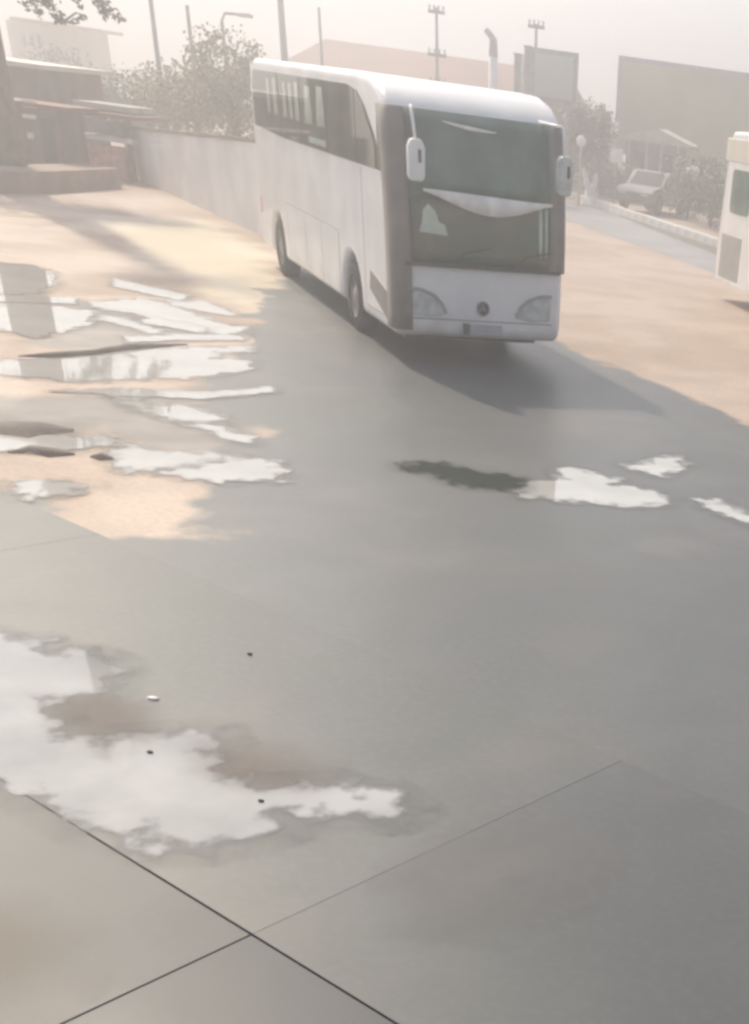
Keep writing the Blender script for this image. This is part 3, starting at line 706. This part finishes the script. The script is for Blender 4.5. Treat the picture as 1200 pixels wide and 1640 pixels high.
YK = 41.2
def bx(name, m, root, x0, x1, y0, y1, Yf, dep, bevel=.01, base=None):
    a = P(x0, (y0+y1)/2, Yf); b = P(x1, (y0+y1)/2, Yf); zt = P((x0+x1)/2, y0, Yf).z; zb = P((x0+x1)/2, y1, Yf).z if base is None else base
    o = root.location
    return MB().box((a.x-o.x, Yf-o.y, zb), (b.x-o.x, Yf+dep-o.y, zt)).build(name, m, root, bevel=bevel)
kx = P(165, 283, YK)
k = empty('kiosk', (kx.x, YK, 0), 0, 'flat roofed kiosk with a pink counter front beside the white wall', 'kiosk')
bx('counter_front', M['pink'], k, 142, 200, 234, 282, YK, .5, base=0)
bx('counter_top', M['white_paint'], k, 130, 211, 218, 226, YK-.15, .8)
bx('back_panel', M['grey_panel'], k, 140, 206, 192, 224, YK+.9, .08)
bx('post', M['brown_wall'], k, 204, 211, 186, 282, YK-.05, .14, base=0)
bx('post', M['brown_wall'], k, 118, 124, 186, 282, YK-.05, .14, base=0)
bx('roof', M['roof_sheet'], k, 112, 213, 180, 187, YK-.4, 2.2)
bx('roof_sign', M['grey_panel'], k, 118, 208, 166, 176, YK+.2, 1.6)

YS = 38.6
sx = P(60, 290, YS)
s = empty('shed', (sx.x, YS, 0), 0, 'dark brown low shed in shade behind the grey brown step', 'shed')
bx('wall', M['brown_wall'], s, -160, 98, 160, 290, YS, 1.4, base=0)
bx('roof', M['roof_sheet'], s, -170, 103, 153, 160, YS-.3, 1.8)
bx('shutter', M['white_paint'], s, 34, 57, 160, 172, YS-.06, .05)
bx('shutter', M['white_paint'], s, 36, 57, 183, 190, YS-.06, .05)
bx('shutter', M['white_paint'], s, -12, 4, 155, 172, YS-.06, .05)
bx('lamp', M['white_paint'], s, 44, 53, 212, 222, YS-.12, .1)
bx('door', M['dark_trim'], s, 70, 90, 190, 288, YS-.04, .06, base=0)
st = empty('platform', (sx.x, 36.2, 0), 0, 'low grey brown step running in front of the dark shed', 'step')
a = G(-200, 312); b = G(88, 309)
MB().add([(a.x-sx.x, a.y-36.2, -.02), (b.x-sx.x, b.y-36.2, -.02), (b.x-sx.x, 38.58-36.2, -.02), (a.x-sx.x, 38.58-36.2, -.02)] +
         [(a.x-sx.x, a.y-36.2, .46), (b.x-sx.x, b.y-36.2, .46), (b.x-sx.x, 38.58-36.2, .46), (a.x-sx.x, 38.58-36.2, .46)],
         [(0, 3, 2, 1), (4, 5, 6, 7), (0, 1, 5, 4), (1, 2, 6, 5), (2, 3, 7, 6), (3, 0, 4, 7)]).build('step', M['brown_step'], st, bevel=.03)
ug = P(30, 100, 41)
uh = empty('upper_room', (ug.x, 41, 0), 0, 'taller brown block with a cream eave rising behind the shed at the left', 'building')
bx('wall', M['brown_wall'], uh, -160, 58, 96, 160, 42, 4, base=0)
bx('eave', M['bus_cream'], uh, -160, 63, 88, 96, 41.7, 4.6)
bx('window', M['window_dark'], uh, -30, -8, 110, 140, 41.97, .05)

def leaf_cards(mb, c, r, n, size, flat=1.0, clump=14):
    made = 0
    while made < n:
        dv = Vector((random.gauss(0, 1), random.gauss(0, 1), random.gauss(0, 1))).normalized()*(random.random()**.45)
        cc = Vector((c[0]+dv.x*r[0], c[1]+dv.y*r[1], c[2]+dv.z*r[2])); cr = random.uniform(.12, .26)*max(r)
        for _ in range(clump):
            p = cc+Vector((random.gauss(0, .5), random.gauss(0, .5), random.gauss(0, .4)))*cr
            a = Vector((random.gauss(0, 1), random.gauss(0, 1), random.gauss(0, .6))).normalized(); b = a.orthogonal().normalized()
            q = random.uniform(.6, 1.3)*size; b = b*q*.45; a = a*q
            mb.add([p-a*.5, p+b, p+a*.5, p-b], [(0, 1, 2, 3)]); made += 1
def tree(name, base, H, cr, m, label, trunk_r=.14, n=1800, leaf=.16, cz=None, limbs=7, group=None, bark='bark', fork=None):
    root = empty(name, base, 0, label, 'tree', group)
    t = MB(); top = cz if cz else H*.62
    if fork is None:
        t.tube([(0, 0, -.1), (.03, .02, top*.4), (-.04, .05, top*.8), (.02, 0, top+.3)], [trunk_r*1.25, trunk_r, trunk_r*.75, trunk_r*.4], 10)
    for i in range(limbs):
        a = 2*math.pi*i/limbs+random.uniform(-.3, .3); z0 = top*random.uniform(.62, .95); q = random.uniform(.55, .9)
        t.tube([(0, .02, z0), (math.cos(a)*cr[0]*.35, math.sin(a)*cr[1]*.35, z0+cr[2]*.35), (math.cos(a)*cr[0]*q, math.sin(a)*cr[1]*q, top+cr[2]*random.uniform(-.1, .6))], [trunk_r*.5, trunk_r*.3, trunk_r*.1], 6)
    t.build('trunk', M[bark], root, smooth=True)
    lf = MB(); leaf_cards(lf, (0, 0, H-cr[2]), cr, n, leaf)
    lf.build('crown', M[m], root)
    return root
# tall tree at the left edge
tb = G(8, 296); TZ = 15.0
tr = empty('tall_tree', (tb.x, tb.y, 0), 0, 'tall straight brown tree trunk at the left edge with drooping leafy twigs', 'tree')
t = MB(); t.tube([(0, 0, -.1), (.02, 0, 1), (.0, .03, 4), (.05, 0, 8), (0, 0, TZ)], [.66, .58, .55, .5, .25], 14)
t.build('trunk', M['bark'], tr, smooth=True)
lf = MB(); br = MB()
def spray(px0, py0, px1, py1, n, rad, Yd=None):
    Yd = Yd or tb.y
    a = P(px0, py0, Yd)-tr.location; b = P(px1, py1, Yd)-tr.location
    mid = (a+b)/2+Vector((0, .2, .15)); br.tube([a, mid, b], [.03, .02, .008], 5)
    for i in range(n):
        q = random.random(); p = a.lerp(b, q)+Vector((random.gauss(0, 1), random.gauss(0, 1), random.gauss(0, .6)))*rad
        x = Vector((random.gauss(0, 1), random.gauss(0, 1), random.gauss(0, .7))).normalized()*random.uniform(.10, .2); y = x.orthogonal()*.4
        lf.add([p-x*.5, p+y*.5, p+x*.5, p-y*.5], [(0, 1, 2, 3)])
spray(15, -60, 62, 26, 90, .10); spray(30, -40, 85, 10, 90, .12); spray(40, -70, 97, 38, 80, .06); spray(97, 38, 138, 26, 22, .03)
spray(97, -60, 128, 12, 60, .06); spray(110, -80, 172, 22, 110, .10); spray(165, 18, 200, 33, 26, .05); spray(20, -120, 170, -40, 200, .3); spray(130, -60, 165, 8, 60, .08)
for k in range(7):
    a = k*.9; z0 = 4.6+k*.4
    br.tube([(0, 0, z0), (math.cos(a)*.8, math.sin(a)*.8, z0+.7), (math.cos(a)*1.5, math.sin(a)*1.5, z0+1.0)], [.09, .05, .02], 6)
leaf_cards(lf, (.2, .8, 5.5), (2.9, 1.5, .75), 4200, .14)
leaf_cards(lf, (0, 0, 15), (1.5, 1.5, .9), 900, .16)
br.tube([(0, 0, 5.2), P(30, -60, tb.y)-tr.location, P(100, -70, tb.y)-tr.location, P(165, -40, tb.y)-tr.location], [.1, .06, .05, .02], 7)
br.build('branch', M['bark'], tr, smooth=True); lf.build('crown', M['leaf_dark'], tr)

# hazy trees behind the wall
def tree_at(px, py_top, Y, cr, m, label, H=None, **kw):
    b = P(px, 250, Y); zt = P(px, py_top, Y).z
    return tree('tree', (b.x, Y, 0), zt, cr, M and m, label, group='trees beyond the yard', **kw)
tree_at(382, 48, 47, (1.6, 1.6, 1.6), 'leaf_yellow', 'yellowish hazy tree behind the white wall beside the coach', n=4500, leaf=.12)
tree_at(318, 108, 50, (2.2, 1.8, .9), 'leaf_yellow', 'low yellowish tree between the two thin poles and the wall', n=3500, leaf=.12, trunk_r=.1)
tree_at(250, 122, 56, (2.4, 2, 1.0), 'leaf', 'low pale green tree behind the left end of the white wall', n=3500, leaf=.13, trunk_r=.1)
tree_at(120, 82, 70, (2.4, 2, 1.4), 'leaf', 'small round tree standing above the parked cars', n=3000, leaf=.14, trunk_r=.1)
# parked cars beyond the shed
for (px, py, Y, m, lab) in ((88, 150, 62, 'car_cream', 'cream car in the haze right of the tall tree'), (162, 150, 64, 'car_grey', 'grey car in the haze above the kiosk roof'), (48, 138, 70, 'car_grey', 'grey car farthest left behind the cream eave')):
    b = P(px, py, Y); car((b.x, Y, 0), math.radians(20), M[m], lab)
pb = P(66, 60, 84)
hb = empty('house', (pb.x, 84, 0), 0, 'pale house in the haze right of the tall tree', 'house')
bx('wall', M['pale_wall'], hb, 20, 74, 36, 150, 84, 8, base=0)
bx('roof', M['tan_wall'], hb, 16, 78, 30, 36, 83.6, 9)
for i in range(3): bx('window', M['window_dark'], hb, 36+i*12, 42+i*12, 56, 74, 83.97, .06)
# roof tops and low building farther right in the haze

# ---------------------------------------------------------------- back: hall, chimney, poles, billboards
YH = 66
hx = P(620, 130, YH)
hl = empty('hall', (hx.x, YH, 0), 0, 'long low hall with a brown roof behind the coach', 'building')
x0 = P(430, 60, YH).x-hx.x; x1 = P(842, 110, YH).x-hx.x
zr = P(660, 74, YH).z; ze = zr-1.5
MB().box((x0, 2.0, 0), (x1, 16, ze-.05)).build('wall', M['tan_wall'], hl)
MB().prism([(0.9, ze), (1.0, ze-.15), (17, ze-.15), (17.2, ze), (9, zr)], lambda u, v, d: (d, u, v), x0-.4, x1+.4).build('roof', M['roof_sheet'], hl)
for i in range(14):
    xx = x0+2+i*(x1-x0-3)/13
    w_ = MB().box((xx-.6, 1.97, ze-2.2), (xx+.6, 2.05, ze-1.1)).build('window', M['window_dark'], hl)
    MB().box((xx-.65, 1.94, ze-2.26), (xx+.65, 2.0, ze-2.2)).build('sill', M['pale_wall'], w_)
def pole(px0, py_top, py_vis, Y, r, label, arms=(), m='pole', group='thin poles standing beyond the yard'):
    a = P(px0, py_vis, Y); z = P(px0, py_top, Y).z
    root = empty('utility_pole', (a.x, Y, 0), 0, label, 'pole', group)
    MB().tube([(0, 0, -.1), (0, 0, z*.5), (.0, 0, z)], [r*1.2, r, r*.8], 8).build('shaft', M[m], root, smooth=True)
    for (dz, wd) in arms:
        MB().box((-wd/2, -.05, z-dz-.06), (wd/2, .05, z-dz+.06)).build('cross_arm', M[m], root)
        for sx_ in (-.42, -.14, .14, .42):
            MB().tube([(sx_*wd, 0, z-dz+.06), (sx_*wd, 0, z-dz+.22)], [.035, .05], 6).build('insulator', M['steel'], root)
    return root
pole(250, -40, 70, 58, .10, 'thin dark pole leftmost beyond the white wall')
pole(312, 10, 120, 56, .085, 'thin grey pole second from the left beyond the white wall')
pole(452, -40, 40, 65, .16, 'dark pole rising over the left end of the hall roof')
pole(513, 12, 50, 65, .07, 'short pole over the hall roof left of the antenna')
pole(700, 12, 75, 64, .07, 'pole with small cross arms over the middle of the hall roof', ((.15, .7), (1.6, .8), (2.6, .7)))
pole(858, 38, 90, 64, .07, 'pole with small cross arms behind the pale green billboard', ((.1, .7), (1.3, .8), (1.9, .8)))
# street lamp
a = P(362, 100, 60); z = P(362, 34, 60).z
sl = empty('street_lamp', (a.x, 60, 0), 0, 'faint street lamp with a short arm above the yellowish tree', 'street lamp')
MB().tube([(0, 0, -.1), (0, 0, z)], [.1, .07], 8).build('shaft', M['pole'], sl, smooth=True)
e = P(400, 24, 60)
MB().tube([(0, 0, z), (.15, 0, z+.25), (e.x-a.x, 0, e.z)], .05, 6).build('arm', M['pole'], sl, smooth=True)
MB().box((e.x-a.x-.5, -.12, e.z-.1), (e.x-a.x+.1, .12, e.z+.02)).build('lamp_head', M['steel'], sl, bevel=.03)
# white chimney with bent cowl
Yc = 61
a = P(790, 130, Yc); z = P(790, 76, Yc).z
ch = empty('chimney', (a.x, Yc, 0), 0, 'white flue pipe with a dark bent cowl above the coach roof', 'chimney')
MB().tube([(0, 0, -.1), (0, 0, z-.3)], .19, 12).build('flue', M['white_paint'], ch, smooth=True)
MB().tube([(0, 0, z-.32), (0, 0, z+.25), (-.1, 0, z+.36), (-.32, 0, z+.55)], [.19, .15, .12, .11], 10).build('cowl', M['steel'], ch, smooth=True)
# twin posts with plates
for px, top, lab in ((829, 88, 'shorter of the two grey posts beside the pale green billboard'), (845, 76, 'taller of the two grey posts beside the pale green billboard')):
    a = P(px, 120, 58); z = P(px, top, 58).z
    r_ = empty('gate_post', (a.x, 58, 0), 0, lab, 'post', 'grey posts beside the pale green billboard')
    MB().box((-.12, -.1, -.1), (.12, .1, z)).build('post', M['steel'], r_, bevel=.01)
    MB().box((-.15, -.13, z+.002), (.15, .13, z+.06)).build('cap', M['steel'], r_)
a = P(838, 120, 59.5)
tk = empty('water_tank', (a.x, 59.5, 0), 0, 'white tank standing between the two grey posts', 'tank')
zz0 = P(838, 150, 59.5).z; zz1 = P(838, 84, 59.5).z
MB().tube([(0, 0, zz0), (0, 0, zz1-.2), (0, 0, zz1)], [.28, .28, .1], 14).build('tank', M['white_paint'], tk, smooth=True)
MB().tube([(0, 0, -.05), (0, 0, zz0+.02)], .16, 10).build('stand', M['steel'], tk)
def billboard(px0, px1, py0, py1, Y, m, label, fr=.16, posts=(.15, .85)):
    a = P(px0, py0, Y); b = P(px1, py0, Y); zt = P((px0+px1)/2, py0, Y).z; zb = P((px0+px1)/2, py1, Y).z
    root = empty('billboard', ((a.x+b.x)/2, Y, 0), 0, label, 'billboard', 'billboards along the far road')
    w_ = (b.x-a.x)/2
    MB().box((-w_, 0, zb), (w_, .12, zt)).build('panel', M[m], root)
    for n_, q in (('frame', ((-w_-fr, -.06, zt), (w_+fr, .2, zt+fr))), ('frame', ((-w_-fr, -.06, zb-fr), (w_+fr, .2, zb))), ('frame', ((-w_-fr, -.06, zb), (-w_, .2, zt))), ('frame', ((w_, -.06, zb), (w_+fr, .2, zt)))):
        MB().box(*q).build(n_, M['steel'], root)
    for t_ in posts:
        x = -w_+2*w_*t_
        MB().tube([(x, .3, -.1), (x, .3, zt-.2)], .12, 8).build('post', M['steel'], root)
    return root
billboard(857, 920, 88, 158, 61, 'board_green', 'small pale green billboard with a grey frame above the coach')
billboard(996, 1330, 120, 262, 76, 'board_olive', 'large olive billboard with a grey frame behind the hut', .2, (.1, .5, .9))

# ---------------------------------------------------------------- right: hut, trees, kerb, lamp, sign
hp = G(1045, 330)
YT = hp.y+3.2
hu = empty('hut', (P(1045, 300, YT).x, YT, 0), 0, 'small hut with a pale pitched roof in front of the olive billboard', 'hut')
xl = P(995, 240, YT).x-hu.location.x; xr = P(1100, 240, YT).x-hu.location.x
zr = P(1045, 205, YT).z; ze = P(1045, 226, YT).z
MB().box((xl+.2, .2, 0), (xr-.2, 3.4, ze)).build('wall', M['hut_wall'], hu)
MB().prism([(xl-.25, ze-.06), (xr+.25, ze-.06), (xr+.25, ze), ((xl+xr)/2+.2, zr), (xl-.25, ze+.02)], lambda u, v, d: (u, d, v), -.4, 3.8).build('roof', M['hut_roof'], hu)
for i, f in enumerate((.12, .4, .62, .88)):
    x = xl+(xr-xl)*f
    MB().box((x-.06, -.2, 0), (x+.06, -.08, ze-.065)).build('post', M['hut_roof'], hu)
for f in (.3, .7):
    x = xl+(xr-xl)*f
    wv = MB().box((x-.32, .17, 1.0), (x+.32, .22, 1.9)).build('window', M['window_dark'], hu)
    MB().box((x-.36, .12, .94), (x+.36, .2, .998)).build('sill', M['hut_roof'], wv)
# tree with painted forked trunk
tp = G(944, 327)
ft = empty('forked_tree', (tp.x, tp.y, 0), 0, 'bushy tree with a forked trunk painted white by the road', 'tree')
MB().tube([(0, 0, -.05), (0, 0, .45)], [.24, .20], 10).tube([(.02, 0, .35), (-.18, 0, .8), (-.32, .02, 1.25)], [.16, .12, .09], 8).tube([(-.02, 0, .35), (.2, 0, .75), (.24, .03, 1.1)], [.15, .11, .09], 8).build('trunk', M['white_paint'], ft, smooth=True)
MB().tube([(-.31, .02, 1.22), (-.5, .1, 2.1), (-.7, .2, 2.9)], [.085, .06, .02], 7).tube([(.24, .03, 1.08), (.35, .1, 1.9), (.6, -.1, 2.8)], [.085, .06, .02], 7).tube([(.3, .06, 1.5), (-.1, .2, 2.4), (0, .1, 3.2)], [.05, .04, .02], 6).build('limb', M['bark'], ft, smooth=True)
lf = MB(); leaf_cards(lf, (-.15, .1, 2.55), (1.05, 1.1, .95), 4000, .10); lf.build('crown', M['leaf'], ft)
tree_at(905, 168, 66, (1.4, 1.4, 1.3), 'leaf_dark', 'dark bushy tree behind the coach roof corner', n=4000, leaf=.12)
# hedge bushes behind the kerb
for (px, py0, dy, rx, rz_, m, lab) in ((905, 235, 2.5, 1.2, 1.0, 'leaf_dark', 'dark bush beside the right end of the coach windscreen'),
                                    (965, 235, 3.0, 1.1, .95, 'leaf_dark', 'dark bush between the forked tree and the hut'),
                                    (1000, 262, 3.2, 1.0, .8, 'leaf', 'green bush left of the olive car'),
                                    (1110, 240, 4.0, 1.3, 1.25, 'leaf', 'tall green bush right of the hut'),
                                    (1150, 240, 3.4, 1.2, 1.2, 'leaf_dark', 'dark bush behind the end of the parked bus'),
                                    (1190, 240, 3.4, 1.3, 1.3, 'leaf', 'green bush hidden partly by the parked bus')):
    kb = G(px, 315+(px-950)*.3); Yb = kb.y+dy; b = P(px, py0, Yb)
    root = empty('bush', (b.x, Yb, 0), 0, lab, 'bush', 'bushes behind the kerb')
    lf = MB(); leaf_cards(lf, (0, 0, rz_*.95), (rx, .9, rz_), 2600, .10); lf.build('foliage', M[m], root)
    MB().tube([(0, 0, -.05), (.05, 0, rz_*1.2)], [.07, .03], 6).tube([(0, 0, .1), (-.3, .1, rz_)], [.05, .02], 6).tube([(0, 0, .1), (.3, -.1, rz_)], [.05, .02], 6).build('stem', M['bark'], root, smooth=True)
# kerb wall of separate stones
ka = G(948, 330); kb = G(1150, 398); kd = kb-ka; kl = kd.length; kang = math.atan2(kd.y, kd.x)
ke = empty('kerb', ka, kang, None, None); tag(ke, kind='structure')
n = int(kl*1.5/.9)
k0 = None
for i in range(-5, n):
    if k0 is None:
        k0 = MB().box((0, 0, -.05), (.885, .25, .26)).build('kerb_stone', M['kerb'], ke, bevel=.02)
        q = k0
    else:
        q = k0.copy(); C.objects.link(q); q.parent = ke
    q.location = (i*.9, random.uniform(-.012, .012), random.uniform(-.01, .01))
a = P(930, 250, 57); z = P(930, 226, 57).z
lp = empty('globe_lamp', (a.x, 57, 0), 0, 'white globe lamp on a thin post in front of the tree', 'lamp')
MB().tube([(0, 0, -.05), (0, 0, z-.12)], [.05, .035], 8).build('post', M['hut_roof'], lp, smooth=True)
rows = [[(.19*math.sin(t)*math.cos(q), .19*math.sin(t)*math.sin(q), z+.19*math.cos(t)) for q in np.linspace(0, 2*math.pi, 17)] for t in np.linspace(.01, math.pi-.01, 9)]
MB().sheet(rows).build('globe', M['white_paint'], lp, smooth=True)
a = P(987, 260, 57); z = P(987, 240, 57).z
sg = empty('sign', (a.x, 57, 0), .3, 'small white sign board on a post left of the hut', 'sign')
MB().tube([(0, 0, -.05), (0, 0, z)], .03, 8).build('post', M['steel'], sg, smooth=True)
MB().box((-.24, -.06, z-.42), (.24, -.032, z+.04)).build('board', M['white_paint'], sg, bevel=.005)
a = P(972, 195, 68); z = P(972, 178, 68).z
cm = empty('brick_chimney', (a.x, 68, 0), 0, 'dark chimney stack with a pale side between tree and billboard', 'chimney')
MB().box((-.25, 0, -.05), (.12, .5, z)).build('stack', M['brown_wall'], cm); MB().box((.125, 0, -.05), (.5, .45, z-.35)).build('flue', M['white_paint'], cm)

# ---------------------------------------------------------------- air
hz = MB().box((-420, -60, -1.4), (420, 420, 15.0)).build('haze', M['steel'])
m = bpy.data.materials.new('haze_air'); m.use_nodes = True
nn = m.node_tree.nodes; nn.remove(nn['Principled BSDF'])
pv = nn.new('ShaderNodeVolumePrincipled'); pv.inputs['Density'].default_value = .0125; pv.inputs['Color'].default_value = (.85, .85, .87, 1); pv.inputs['Anisotropy'].default_value = .74
m.node_tree.links.new(pv.outputs[0], nn['Material Output'].inputs['Volume'])
hz.data.materials[0] = m; tag(hz, kind='stuff')
